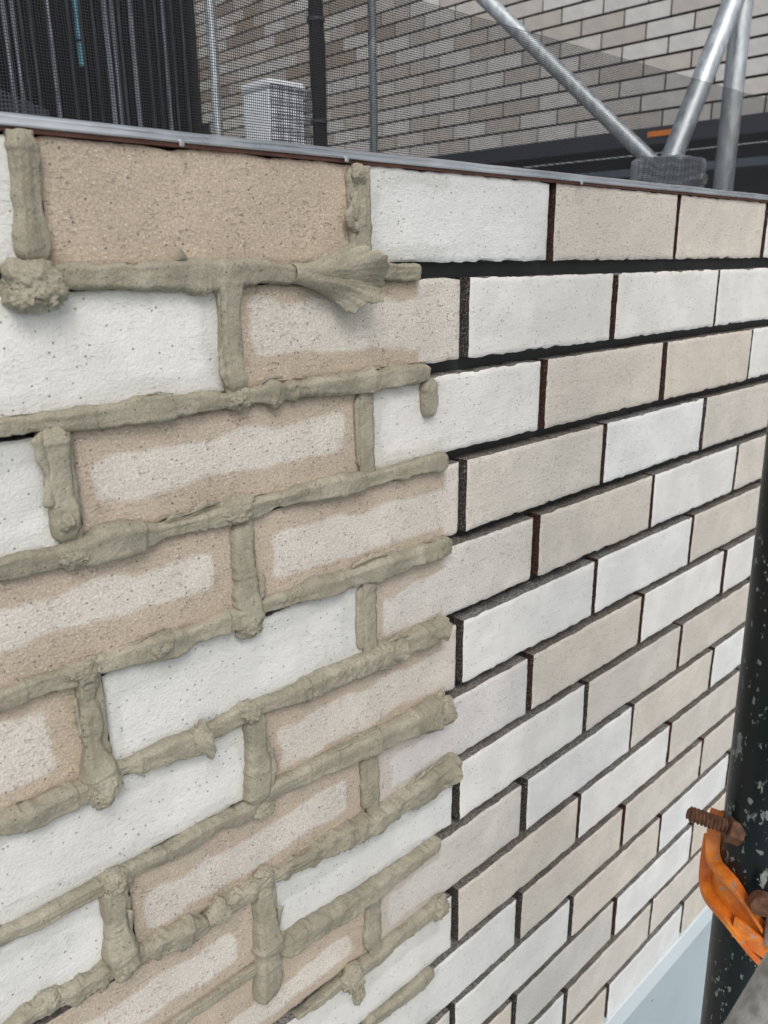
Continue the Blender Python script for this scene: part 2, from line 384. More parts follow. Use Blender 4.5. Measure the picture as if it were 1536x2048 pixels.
for r, (c0, s) in enumerate(ROWS):
    for i, ch in enumerate(s):
        c = c0 + i; x = c * PX; z = -r * PZ
        if c <= 0: x -= .0028
        me = TM[tr.randrange(len(TM))]
        t = bpy.data.objects.new('tile', me); COL.objects.link(t); t.parent = wall
        t.location = (x + tr.uniform(-.0006, .0006), tr.uniform(-.0006, .0009), z + tr.uniform(-.0005, .0005) + (.0016 if (r, c) == (0, 0) else .0008 if r == 0 else 0))
        t.rotation_euler = (tr.uniform(-.006, .006), tr.uniform(-.0022, .0022), tr.uniform(-.003, .003))
        k = tr.uniform(.965, 1.03); hue = tr.uniform(-.010, .013); base = TONES[ch]
        t['tone'] = [base[0] * k + hue, base[1] * k, base[2] * k - hue]
        white = ch == 'W'
        t['grit'] = .22 if white else {'N': 1., 'M': .9, 'P': .6, 'B': .8, 'G': .6}[ch]
        t['wet_tone'] = [.83, .84, .82] if white else [.79, .708, .625] if ch in 'NM' else [.88, .82, .77]
        near = c < .9
        a = DRY.get((r, c), (.014, .216, -.013, -.056))
        if (r, c) == (0, -1): a = (.5, .5, -.5, -.5)
        t['dry_center'] = [(a[0] + a[1]) / 2, DSKEW.get((r, c), tr.uniform(-.03, .03)), (a[2] + a[3]) / 2]; t['dry_half'] = [(a[1] - a[0]) / 2, 0., (a[2] - a[3]) / 2]
        xe = .055 if (r, c) == (1, -.5) else .088
        t['wet_end'] = float(xe - x); t['stain'] = (tr.uniform(.55, .8) if white else 1.) if near and r < 11 else 0.
        if tr.random() < .55: t['side_tone'] = [.062, .026, .018]; t['speck'] = tr.uniform(.1, .5)
        else: t['side_tone'] = [.05, .042, .038]; t['speck'] = tr.uniform(.6, 1.)

# ---- folded foil flashing along the top
def strip(name, prof, x0, x1, dx, mat, parent, wr, seed):
    xs = np.arange(x0, x1, dx); prof = np.array(prof); n = len(prof)
    P = np.array([(x, a, b) for x in xs for a, b in prof])
    k = np.tile(np.linspace(0, 1, n), len(xs)); wv = fbm(np.c_[P[:, 0] * 55, k * 2.2, P[:, 0] * 0], 3, seed); w2 = fbm(np.c_[P[:, 0] * 14, k * .8, P[:, 0] * 0 + 3], 2, seed + 3)
    amp = wr(k); P[:, 1] += wv * amp; P[:, 2] += (wv * .5 + w2 * .8) * amp
    f = [(i * n + j, (i + 1) * n + j, (i + 1) * n + j + 1, i * n + j + 1) for i in range(len(xs) - 1) for j in range(n - 1)]
    return mesh_obj(name, P, f, mat, parent, smooth=True)
prof = [(.021, .0036), (-.003, .0034), (-.0042, .0036), (-.0044, .0040), (-.0042, .0062), (-.0034, .0066), (-.0034, .0072), (-.0038, .0080), (-.0030, .0092), (-.0010, .0102), (.004, .0108), (.012, .0110), (.030, .0110), (.060, .0106), (.10, .0098)]
MB().box(-.98, 1.5, -.0012, .0215, .0012, .0032).build('sealing_tape', M_TAPE, wall)
strip('top_flashing', prof, -.98, 1.5, .0022, M_ALU, wall, lambda k: np.where(k < .36, .00018, .0008), 71)
for x in (-.158, -.026, .27):     # fold tabs punched into the lip
    MB().box(x, x + .0035, -.0058, -.0040, .0010, .0050).build('fold_tab', M_ALU, wall, bevel=.0007)
MB().prism([(-.98, -1.198), (1.5, -1.198), (1.5, -1.2435), (-.98, -1.2435)], -.004, .0218).build('base_flashing', M_PALEB, wall, bevel=.002)
MB().box(-.98, 1.5, .012, .13, -1.50, -1.2437).build('plinth', M_DECK, wall)

# ================================================================ piped mortar
def fix(kind, pts):
    if kind == 'V': pts = [(x + .0012, z, h * 1.02) for x, z, h in pts]
    else: pts = [(x, z - .0003, h * .90) for x, z, h in pts]
    return pts
def bead(kind, pts, seed, proud=.95, back=.010, ends=(1, 1), rough=1., y0=-.0015, collar=1., fold=0.):
    a = np.array(fix(kind, pts)); 
    d = np.r_[0, np.cumsum(np.hypot(np.diff(a[:, 0]), np.diff(a[:, 1])))]
    L = d[-1]; ds = .0010; s = np.arange(0, L, ds); n = len(s); N = 34
    C = np.c_[np.interp(s, d, a[:, 0]), np.interp(s, d, a[:, 1])]; H = np.interp(s, d, a[:, 2])
    ker = np.array([1, 2, 3, 2, 1.]); ker /= ker.sum()
    sm = lambda q: np.convolve(np.pad(q, 2, 'edge'), ker, 'valid')
    H = sm(H)
    for _ in range(2): C[:, 0] = sm(C[:, 0]); C[:, 1] = sm(C[:, 1])
    rr = random.Random(seed); q = .012
    saw = np.zeros(n)                                   # each push of the bag ends in a swollen collar
    while q < L:
        ln = rr.uniform(.012, .03); m = (s < q) & (s > q - ln); saw[m] += rr.uniform(.04, .20) * ((s[m] - (q - ln)) / ln) ** 2.5; q += rr.uniform(.018, .06)
    H = H * (1 + saw * collar)
    e0 = np.clip(s / (H[0] * 1.35 + 1e-6), 0, 1) if ends[0] else np.ones(n); e1 = np.clip((L - s) / (H[-1] * 1.35 + 1e-6), 0, 1) if ends[1] else np.ones(n)
    tap = np.sqrt(np.clip(1 - (1 - e0) ** 2, .02, 1)) * np.sqrt(np.clip(1 - (1 - e1) ** 2, .02, 1))
    t = np.linspace(0, 2 * np.pi, N, endpoint=False)
    T = np.gradient(C, axis=0); T /= np.linalg.norm(T, axis=1)[:, None] + 1e-9
    nrm = np.c_[-T[:, 1], T[:, 0]]
    if kind == 'V': nrm = -nrm
    ex = .88; ct = np.sign(np.cos(t)) * np.abs(np.cos(t)) ** ex; st = np.sign(np.sin(t)) * np.abs(np.sin(t)) ** ex
    S, A = np.meshgrid(s, t, indexing='ij'); S = S.ravel(); A = A.ravel()
    rag0 = noise(np.c_[s * 240, s * 0, s * 0 + seed], 5) * .0005 + noise(np.c_[s * 90, s * 0, s * 0 + seed], 6) * .0008
    rag1 = noise(np.c_[s * 240, s * 0, s * 0 + seed], 7) * .0005 + noise(np.c_[s * 90, s * 0, s * 0 + seed], 8) * .0010
    flat = (.87 + .10 * noise(np.c_[s * 35, s * 0, s * 0 + seed], 9))[:, None]; tl = (.22 * noise(np.c_[s * 18, s * 0, s * 0 + seed], 10))[:, None]
    so = np.where(st > 0, 1, 0)[None] * np.minimum(1.16 * st[None], flat + tl * ct[None] + .10 * ct[None] * (kind == 'H')) ; st2 = np.where(st[None] > 0, so, st[None] + 0 * flat)
    lat = (H * tap)[:, None] * ct[None] + (rag0[:, None] * np.clip(ct, 0, 1)[None] - rag1[:, None] * np.clip(-ct, 0, 1)[None]) * tap[:, None] * rough; outr = np.where(st2 > 0, st2, 0) * (H * tap * proud)[:, None] + np.where(st < 0, st, 0)[None] * back
    lat = lat.ravel(); outr = outr.ravel(); ii = np.repeat(np.arange(n), N)
    X = C[ii, 0] + nrm[ii, 0] * lat; Z = C[ii, 1] + nrm[ii, 1] * lat; Y = y0 - outr
    # relief
    P = np.c_[X, Y, Z]; rad = np.c_[nrm[ii, 0] * np.tile(ct, n), -np.tile(st, n), nrm[ii, 1] * np.tile(ct, n)]; rad /= np.linalg.norm(rad, axis=1)[:, None] + 1e-9
    low = fbm(P * 62, 2, seed); mid = fbm(P * 190, 3, seed + 4)
    streak = ridged(np.c_[S * 16, np.cos(A) * 3.1 + seed, np.sin(A) * 3.1], 3, seed + 8)
    crack = np.clip(ridged(np.c_[S * 70, np.cos(A) * .9, np.sin(A) * .9 + seed], 2, seed + 12) - .80, 0, 1)
    patch = np.clip(fbm(np.c_[S * 22, np.cos(A) * .6, A * 0 + seed], 2, seed + 15) * 2.2 - .25, 0, 1)      # torn, rough stretches
    rag = ridged(P * 330, 3, seed + 19)
    disp = (low * .0013 + mid * .0006 + streak * .00075 - crack * .0026) * rough + patch * rag * .0021 * rough
    if fold:
        wave = np.sin(S * 2 * np.pi / .021 + 2.2 * noise(np.c_[S * 30, S * 0, S * 0 + seed], 3) + np.sin(A) * 2.0)
        disp += fold * wave * .0011 + fold * .0007 * np.sin(A * 9 + 3 * wave)
    tp = tap[ii]; P = P + rad * (disp * (.35 + .65 * tp))[:, None]
    sag = np.where(P[:, 1] > .004, 0, 1)
    V = list(P); F = []
    idx = np.arange(n * N).reshape(n, N)
    a0 = idx[:-1]; a1 = idx[1:]; Q = np.stack([a0, np.roll(a0, -1, 1), np.roll(a1, -1, 1), a1], -1).reshape(-1, 4)
    F = [tuple(map(int, q)) for q in Q]; F.append(tuple(int(v) for v in idx[0][::-1])); F.append(tuple(int(v) for v in idx[-1]))
    return mesh_obj('mortar_bead', V, F, M_MORT, wall, smooth=True)
BEADS = [
    ('H', [(-0.2469, -0.0726, 0.007), (-0.2384, -0.0725, 0.0069), (-0.2024, -0.073, 0.0075), (-0.1623, -0.0733, 0.0096), (-0.1527, -0.0744, 0.0118), (-0.1473, -0.0744, 0.0114), (-0.1406, -0.0744, 0.0098), (-0.1174, -0.0723, 0.0098), (-0.1013, -0.0725, 0.0084), (-0.0889, -0.0732, 0.007), (-0.076, -0.074, 0.0063), (-0.0537, -0.075, 0.0072), (-0.0252, -0.0745, 0.007), (0.0025, -0.0745, 0.0067), (0.0211, -0.074, 0.0068), (0.0265, -0.0747, 0.006), (0.0432, -0.0746, 0.0076), (0.0547, -0.0755, 0.0065)]),
    ('H', [(-0.3011, -0.1526, 0.0054), (-0.2855, -0.1529, 0.0051), (-0.2662, -0.1531, 0.0052), (-0.2547, -0.1531, 0.0057), (-0.2429, -0.1536, 0.0073), (-0.2114, -0.1536, 0.0082), (-0.1929, -0.1534, 0.0098), (-0.186, -0.1542, 0.0104), (-0.1797, -0.1553, 0.0089), (-0.1742, -0.1539, 0.0072), (-0.1588, -0.1545, 0.007), (-0.1435, -0.1554, 0.0062), (-0.1193, -0.1541, 0.0068), (-0.1067, -0.1541, 0.0069), (-0.099, -0.1542, 0.01), (-0.0929, -0.1552, 0.0101), (-0.0858, -0.155, 0.0066), (-0.0524, -0.1549, 0.0078), (-0.0096, -0.1561, 0.0097), (0.001, -0.1565, 0.0102), (0.0092, -0.1561, 0.0083), (0.026, -0.1551, 0.0088), (0.0521, -0.1558, 0.0084), (0.0661, -0.1568, 0.0069)]),
    ('H', [(-0.3105, -0.232, 0.0066), (-0.2972, -0.2337, 0.0066), (-0.2831, -0.2339, 0.0074), (-0.2686, -0.2358, 0.0074), (-0.2534, -0.2365, 0.0089), (-0.2406, -0.2361, 0.0115), (-0.2322, -0.2342, 0.0129), (-0.2204, -0.2339, 0.0131), (-0.2084, -0.2348, 0.0113), (-0.2021, -0.2353, 0.0084), (-0.1924, -0.2355, 0.0064), (-0.166, -0.2358, 0.0063), (-0.146, -0.2348, 0.0081), (-0.1251, -0.2354, 0.0086), (-0.1076, -0.2345, 0.0064), (-0.08, -0.2337, 0.0066), (-0.0557, -0.234, 0.0079), (-0.0354, -0.2348, 0.0097), (-0.0169, -0.2358, 0.0085), (-0.0098, -0.2361, 0.0062), (0.0024, -0.2359, 0.0071), (0.0254, -0.2355, 0.0069), (0.0494, -0.2354, 0.0077), (0.0746, -0.2361, 0.0095), (0.089, -0.2362, 0.0084)]),
    ('H', [(-0.3231, -0.3147, 0.0063), (-0.3089, -0.3138, 0.0069), (-0.2791, -0.3141, 0.0074), (-0.2601, -0.3149, 0.0089), (-0.2467, -0.3139, 0.006), (-0.2189, -0.3152, 0.0082), (-0.2041, -0.3144, 0.0114), (-0.1909, -0.3159, 0.0121), (-0.1832, -0.3172, 0.0098), (-0.1771, -0.3153, 0.0078), (-0.173, -0.3145, 0.0077), (-0.1482, -0.3156, 0.0096), (-0.1309, -0.3169, 0.0102), (-0.1171, -0.3124, 0.0056), (-0.0841, -0.3137, 0.0064), (-0.0642, -0.3137, 0.0099), (-0.038, -0.3158, 0.0097), (-0.0299, -0.3148, 0.0078), (-0.0104, -0.3159, 0.0098), (0.0128, -0.3167, 0.0121), (0.0434, -0.3157, 0.0087), (0.0626, -0.3162, 0.0105), (0.0825, -0.3166, 0.0097), (0.0962, -0.3171, 0.0069)]),
    ('H', [(-0.335, -0.3939, 0.0069), (-0.3206, -0.3949, 0.0072), (-0.309, -0.398, 0.0094), (-0.2968, -0.3994, 0.0096), (-0.2739, -0.3985, 0.0093), (-0.2567, -0.3973, 0.0092), (-0.2367, -0.3948, 0.0051), (-0.2202, -0.3969, 0.0082), (-0.2086, -0.3973, 0.0101), (-0.1948, -0.398, 0.0106), (-0.1806, -0.3996, 0.0108), (-0.1698, -0.3965, 0.0057), (-0.1456, -0.3952, 0.0075), (-0.1225, -0.3948, 0.0074), (-0.0935, -0.3975, 0.009), (-0.0625, -0.3974, 0.0104), (-0.0238, -0.3972, 0.0108), (0.0118, -0.3983, 0.0131), (0.0243, -0.3984, 0.0108), (0.0434, -0.3967, 0.0105), (0.0633, -0.3975, 0.0127), (0.0804, -0.3977, 0.0103), (0.0909, -0.3973, 0.005)]),
    ('H', [(-0.3475, -0.4761, 0.0056), (-0.3324, -0.4756, 0.0052), (-0.3074, -0.4776, 0.0072), (-0.2837, -0.4763, 0.0069), (-0.259, -0.4774, 0.0075), (-0.2384, -0.4778, 0.006), (-0.2128, -0.4798, 0.0064), (-0.1876, -0.4788, 0.0079), (-0.1656, -0.4787, 0.0066), (-0.1474, -0.4822, 0.0076), (-0.1331, -0.4806, 0.0068), (-0.1179, -0.4737, 0.0075), (-0.082, -0.475, 0.0092), (-0.0376, -0.4774, 0.0119), (-0.0078, -0.4787, 0.013), (0.0237, -0.4812, 0.0126), (0.0503, -0.4817, 0.014), (0.071, -0.4831, 0.0175), (0.0889, -0.4826, 0.0147), (0.0962, -0.4809, 0.0084)]),
    ('H', [(-0.375, -0.5520, 0.0060), (-0.345, -0.5500, 0.0062), (-0.3232, -0.5453, 0.0087), (-0.3098, -0.545, 0.0079), (-0.2894, -0.5496, 0.0079), (-0.271, -0.5486, 0.0087), (-0.2617, -0.5496, 0.0063), (-0.2405, -0.5524, 0.0084), (-0.2243, -0.5539, 0.0105), (-0.2033, -0.5567, 0.0121), (-0.1904, -0.5598, 0.0091), (-0.184, -0.5593, 0.0073), (-0.1741, -0.5552, 0.0074), (-0.1577, -0.5561, 0.0085), (-0.1421, -0.5559, 0.0088), (-0.123, -0.555, 0.0068), (-0.086, -0.559, 0.0091), (-0.052, -0.5596, 0.0117), (-0.0094, -0.5638, 0.0136), (0.0231, -0.5619, 0.0123), (0.0576, -0.5609, 0.0158), (0.0866, -0.5578, 0.0164), (0.1054, -0.557, 0.0149), (0.1138, -0.5557, 0.0084)]),
    ('H', [(-0.2615, -0.6354, 0.0058), (-0.192, -0.637, 0.0058), (-0.1411, -0.638, 0.0055)]),
    ('H', [(-0.1225, -0.6322, 0.0119), (-0.1118, -0.6338, 0.0136), (-0.084, -0.6349, 0.0124), (-0.0426, -0.6396, 0.0123), (0.0023, -0.6405, 0.0116), (0.0226, -0.641, 0.0092), (0.0581, -0.6398, 0.0085), (0.0864, -0.6397, 0.0093)]),
    ('H', [(-0.1056, -0.7256, 0.0034), (-0.0762, -0.7259, 0.0041), (-0.0451, -0.7226, 0.0059), (-0.0192, -0.7238, 0.0106), (-0.0058, -0.7252, 0.0098), (0.022, -0.7202, 0.0097), (0.0586, -0.721, 0.0094), (0.0854, -0.7207, 0.0122)]),
    ('H', [(-0.0242, -0.7992, 0.008), (0.007, -0.8031, 0.0085), (0.0438, -0.8043, 0.0095), (0.0779, -0.8021, 0.009)]),
    ('V', [(-0.2527, 0.0037, 0.0086), (-0.2519, -0.0082, 0.0071), (-0.2523, -0.0205, 0.0064), (-0.2531, -0.033, 0.0065), (-0.2535, -0.0456, 0.0074), (-0.2542, -0.0559, 0.0094), (-0.2555, -0.0663, 0.0122)]),
    ('V', [(-0.0157, 0.0008, 0.0072), (-0.0146, -0.0054, 0.0089), (-0.0134, -0.0137, 0.008), (-0.0136, -0.0307, 0.0074), (-0.014, -0.0444, 0.0074), (-0.0135, -0.0655, 0.0075)]),
    ('V', [(-0.1276, -0.0693, 0.0096), (-0.1297, -0.077, 0.0103), (-0.13, -0.0896, 0.0081), (-0.1312, -0.1024, 0.0068), (-0.1317, -0.1186, 0.0068), (-0.1304, -0.1335, 0.0085), (-0.1298, -0.1436, 0.0079), (-0.1297, -0.1521, 0.0064)]),
    ('V', [(-0.2557, -0.1547, 0.0089), (-0.2566, -0.1634, 0.0092), (-0.2565, -0.1814, 0.0071), (-0.2565, -0.1997, 0.0069), (-0.2551, -0.2047, 0.008), (-0.2562, -0.2154, 0.0083), (-0.2569, -0.2209, 0.0071), (-0.2566, -0.228, 0.0072)]),
    ('V', [(0.0625, -0.16, 0.0098), (0.063, -0.1747, 0.0083), (0.064, -0.1854, 0.0074), (0.0649, -0.192, 0.0053), (0.0653, -0.1955, 0.0025)]),
    ('V', [(-0.0135, -0.1657, 0.0052), (-0.0135, -0.1894, 0.0058), (-0.013, -0.2251, 0.0057)]),
    ('V', [(-0.133, -0.2423, 0.0073), (-0.1325, -0.2593, 0.0078), (-0.1327, -0.2823, 0.0085), (-0.1325, -0.2882, 0.0087), (-0.1319, -0.3021, 0.0099), (-0.1304, -0.3186, 0.0117), (-0.1283, -0.3282, 0.0077)]),
    ('V', [(-0.2553, -0.3143, 0.0076), (-0.2568, -0.3262, 0.007), (-0.2576, -0.3349, 0.0048), (-0.2562, -0.3446, 0.0072), (-0.2569, -0.3572, 0.0068), (-0.2577, -0.3662, 0.0058), (-0.2573, -0.3759, 0.008), (-0.2549, -0.3904, 0.0125), (-0.255, -0.4059, 0.0123), (-0.2573, -0.4106, 0.0074)]),
    ('V', [(-0.0157, -0.3264, 0.0062), (-0.0158, -0.356, 0.0068), (-0.0159, -0.3858, 0.0069)]),
    ('V', [(-0.1318, -0.3954, 0.0081), (-0.1321, -0.4062, 0.0086), (-0.1325, -0.4282, 0.0093), (-0.1322, -0.4463, 0.0108), (-0.1335, -0.4687, 0.0106), (-0.1334, -0.4804, 0.0088)]),
    ('V', [(-0.2532, -0.4764, 0.0094), (-0.2572, -0.4887, 0.0097), (-0.2587, -0.5029, 0.0081), (-0.2585, -0.5095, 0.0066), (-0.2581, -0.5208, 0.0086), (-0.2577, -0.5367, 0.012), (-0.2544, -0.5549, 0.0108), (-0.2547, -0.5616, 0.0067)]),
    ('V', [(-0.0141, -0.4909, 0.0072), (-0.015, -0.5192, 0.0064), (-0.0144, -0.5474, 0.0077)]),
    ('V', [(-0.1311, -0.556, 0.0068), (-0.1349, -0.5647, 0.008), (-0.1346, -0.5956, 0.0098), (-0.1329, -0.6177, 0.0119), (-0.1325, -0.6234, 0.0132), (-0.1346, -0.6272, 0.0099), (-0.1355, -0.6535, 0.0123), (-0.1368, -0.6662, 0.0118), (-0.1333, -0.6795, 0.0076)]),
    ('V', [(-0.0118, -0.658, 0.0084), (-0.012, -0.6847, 0.0095), (-0.0145, -0.7121, 0.0089)]),
]
NAMES = 'B1 B2 B3 B4 B5 B6 B7 B8a B8 B9 B10 V0 V0b V1 V2a drip V2b V3 V4a V4b V5 V6a V6b V7 V8'.split()
OPT = {'B1': dict(collar=.4, ends=(0, 1)), 'B6': dict(rough=1.05), 'B7': dict(fold=.8, collar=.6), 'B8': dict(fold=.5, collar=.5), 'B8a': dict(proud=.7, rough=.5), 'B9': dict(proud=.7), 'B10': dict(proud=.7),
       'B5': dict(fold=.3), 'V2b': dict(proud=.28, rough=.6, back=.008), 'V4b': dict(proud=.28, rough=.7, back=.008), 'V6b': dict(proud=.45), 'V8': dict(proud=.45), 'V0b': dict(proud=.5),
       'drip': dict(proud=.8, y0=-.002, back=.004, rough=.9), 'V7': dict(collar=.8), 'V4a': dict(rough=1.2)}
for q, ((kind, pts), nm) in enumerate(zip(BEADS, NAMES)):
    if kind == 'V': OPT.setdefault(nm, {}).setdefault('collar', .35)
    bead(kind, pts, 100 + q * 37, **OPT.get(nm, {}))

# ---- mortar pressed back into the open upright joints
for (x, z0, z1) in ((-.2520, .002, -.072), (-.0080, .000, -.072), (-.1280, -.076, -.152), (-.2520, -.156, -.232), (-.0080, -.158, -.234), (-.1280, -.238, -.314), (-.2520, -.318, -.395), (-.0080, -.320, -.396),
                    (-.1280, -.400, -.476), (-.2520, -.480, -.556), (-.0080, -.482, -.556), (-.1280, -.562, -.640), (-.0080, -.644, -.722), (-.2520, -.644, -.722)):
    xs = np.linspace(x - .0068, x + .0068, 8); zs = np.linspace(z0, z1, 40); XX, ZZ = np.meshgrid(xs, zs); XX = XX.ravel(); ZZ = ZZ.ravel()
    YY = .0012 + fbm(np.c_[XX * 190, ZZ * 190, XX * 0 + x * 50], 3, 77) * .0010
    mesh_obj('mortar_fill', np.c_[XX, YY, ZZ], [(j * 8 + i, (j + 1) * 8 + i, (j + 1) * 8 + i + 1, j * 8 + i + 1) for j in range(39) for i in range(7)], M_MORT, wall, smooth=True).modifiers.new('thick', 'SOLIDIFY').thickness = -.006
# ---- ragged gobs where beads meet
BM = bmesh.new(); bmesh.ops.create_icosphere(BM, subdivisions=6, radius=1.0)
SPH = np.array([v.co[:] for v in BM.verts]); SPF = [tuple(v.index for v in f.verts) for f in BM.faces]; BM.free()
def gob(x, z, rx, rz, seed, depth=.85, rag=1.):
    p = SPH.copy(); k = min(rx, rz)
    low = fbm(p * 1.5 + seed, 3, seed); hi = ridged(p * 5.0 + seed, 4, seed + 3); fine = ridged(p * 13 + seed, 2, seed + 7)
    tear = np.clip(fbm(p * 2.1 + seed * 2, 2, seed + 9) * 2 + .3, 0, 1) * np.clip(.75 - p[:, 2] * 1.1, .25, 1)
    f = .84 + low * .34 + (hi * .16 + fine * .09) * tear * rag + .03 * hi
    # drips drawn downward
    f = f + np.clip(-p[:, 2], 0, 1) * np.clip(ridged(np.c_[p[:, 0] * 3.2 + seed, p[:, 1] * 2, p[:, 2] * .3], 2, seed + 11), 0, 1) * .16 * rag
    P = np.c_[x + p[:, 0] * f * rx, -.004 + p[:, 1] * f * k * depth * 1.15, z + p[:, 2] * f * rz]
    P[:, 1] = np.minimum(P[:, 1], .006)
    return mesh_obj('mortar_lump', P, SPF, M_MORT, wall, smooth=True)
GOBS = [(-.2565, -.0765, .0175, .0160, .85, .9), (-.1265, -.1557, .0105, .0072, 1.2, .9), (-.2532, -.2367, .0130, .0088, 1.2, .8), (-.1340, -.2326, .0185, .0100, 1.1, .7),
        (-.2570, -.3123, .0140, .0088, 1.2, .8), (-.2540, -.3990, .0145, .0145, .6, .85), (-.1360, -.3925, .0125, .0095, 1.5, .8), (-.1300, -.3230, .0135, .0105, .9, .8),
        (-.2539, -.4774, .0127, .0100, 1.2, .8), (-.2555, -.5500, .0118, .0120, .6, .8), (-.1285, -.4855, .0120, .0070, .9, .8), (-.1325, -.5470, .0090, .0070, 1.5, .8),
        (.0820, -.4860, .0130, .0140, 1., .8), (.0815, -.7190, .0140, .0150, 1.3, .7), (-.0410, -.7240, .0140, .0150, 1.4, .8), (-.0130, -.0055, .0080, .0080, 1.3, .8),
        (-.0327, -.7500, .0070, .0120, 1.0, .8), (-.2545, -.2135, .0078, .0095, .3, 1.), (-.0968, -.1559, .0060, .0108, .5, .8), (-.1490, -.0751, .0068, .0120, .5, .8),
        (-.3116, -.5427, .0106, .0087, .8, .8), (-.0170, -.0275, .0045, .0110, .7, .9), (-.0165, -.0420, .0038, .0050, .5, .9), (-.2020, -.3150, .0120, .0112, .4, .8)]
for q, (x, z, rx, rz, rag, dp) in enumerate(GOBS): gob(x, z, rx, rz, 11 + q * 5, dp, rag)

# ---- curled scoops torn open by the nozzle
def scoop(x0, z0, L, r0, r1, seed, tilt=.35, up=.15, arc=(-.35, 1.55), curl=.0, slant=.12):
    n, m = 70, 64; s = np.linspace(0, 1, n); th = np.linspace(arc[0] * np.pi, arc[1] * np.pi, m)
    S, A = np.meshgrid(s, th, indexing='ij'); S = S.ravel(); A = A.ravel()
    end = (1 + .26 * fbm(np.c_[A * 2.1, A * 0, A * 0 + seed], 3, seed)) * (1 - slant * np.clip(np.cos(A), 0, 1) - slant * .45 * np.clip(-np.cos(A), 0, 1))
    l = S * end * L; r = r0 + (r1 - r0) * S ** 1.35 + .22 * r1 * fbm(np.c_[A * 1.1, S * 3, S * 0 + seed], 3, seed + 2) * S
    lip = np.clip(S - .80, 0, 1) ** 2
    r = r + curl * lip * 60 * r1; l = l - lip * L * .6
    X = x0 + l * math.cos(tilt); Y = -.006 - l * math.sin(tilt) * .5 - np.sin(A) * r * .80; Z = z0 + l * up + np.cos(A) * r * 1.12
    P = np.c_[X, Y, Z]; P += (fbm(P * 210, 3, seed + 5) * .0008)[:, None] * np.array([.3, -1, .3])
    P[:, 1] = np.minimum(P[:, 1], .002)
    F = [(i * m + j, (i + 1) * m + j, (i + 1) * m + j + 1, i * m + j + 1) for i in range(n - 1) for j in range(m - 1)]
    o = mesh_obj('mortar_curl', P, F, M_MORT, wall, smooth=True)
    md = o.modifiers.new('thick', 'SOLIDIFY'); md.thickness = .0013; md.offset = 0
    return o
def flap():
    rim = np.array([(-.050, -.002, -.0625), (-.046, -.008, -.0600), (-.037, -.015, -.0572), (-.031, -.014, -.0605), (-.0245, -.021, -.0600), (-.018, -.026, -.0660), (-.0105, -.022, -.0735),
                    (-.0045, -.018, -.0800), (-.0035, -.014, -.0855), (-.0125, -.019, -.0880), (-.0160, -.019, -.0930), (-.0240, -.015, -.0950), (-.030, -.013, -.0985), (-.040, -.008, -.0965), (-.047, -.002, -.0915)])
    m = 90; k = np.linspace(0, len(rim) - 1, m); Rm = np.stack([np.interp(k, np.arange(len(rim)), rim[:, i]) for i in range(3)], 1)
    ker = np.array([1, 3, 5, 6, 5, 3, 1.]); ker /= ker.sum()
    for i in range(3): Rm[:, i] = np.convolve(np.pad(Rm[:, i], 3, 'edge'), ker, 'valid')
    Rs = Rm.copy(); k5 = np.hanning(41); k5 /= k5.sum()
    for i in range(3): Rs[:, i] = np.convolve(np.pad(Rm[:, i], 20, 'edge'), k5, 'valid')
    th = np.linspace(-.15, 1.15, m) * np.pi; Nk = np.stack([np.full(m, -.076), -.0035 - np.sin(th) * .0062, -.0735 + np.cos(th) * .0062], 1)
    kr = np.linspace(0, 1, m); Rg = (Rm - np.array([-.026, -.006, -.077])) * (.22 * noise(np.c_[kr * 9, kr * 0, kr * 0], 51) + .14 * noise(np.c_[kr * 24, kr * 0, kr * 0], 52) + .08 * noise(np.c_[kr * 50, kr * 0, kr * 0], 54))[:, None]
    Cc = np.array([-.026, -.006, -.077]); n = 60; V = []
    for i in range(n):
        s = i / (n - 1) * 1.16; q = min(s, 1.); w_ = q ** 1.25
        P = Nk * (1 - w_) + (Rs * (1 - q ** 5) + Rm * q ** 5) * w_ + Rg * .8 * q ** 12
        P[:, 1] -= math.sin(math.pi * q) * .0035
        P[:, 2] += (P[:, 2] + .077) * (-.22 * math.sin(math.pi * q))
        if s > .88:                      # the rim turns out, then folds back inward
            e = (s - .88) / .28; d = Rm - Cc; P = P + d * (.10 * math.sin(min(e, 1) * math.pi * .9)) + np.array([.0035, -.0015, 0]) * math.sin(min(e, 1) * math.pi * .75)
        V.append(P)
    V = np.concatenate(V); kk = np.tile(np.linspace(0, 9, m), n); ss = np.repeat(np.linspace(0, 1, n), m)
    V += (fbm(np.c_[kk * 1.5, ss * 2.5, ss * 0], 3, 41) * .0034 * ss)[:, None] * np.array([.6, -1, .5]) + (fbm(V * 230, 3, 43) * .0007)[:, None] * np.array([.3, -1, .3])
    F = [(i * m + j, (i + 1) * m + j, (i + 1) * m + j + 1, i * m + j + 1) for i in range(n - 1) for j in range(m - 1)]
    o = mesh_obj('mortar_flap', V, F, M_MORT, wall, smooth=True); md = o.modifiers.new('thick', 'SOLIDIFY'); md.thickness = .0012; md.offset = 0
flap()
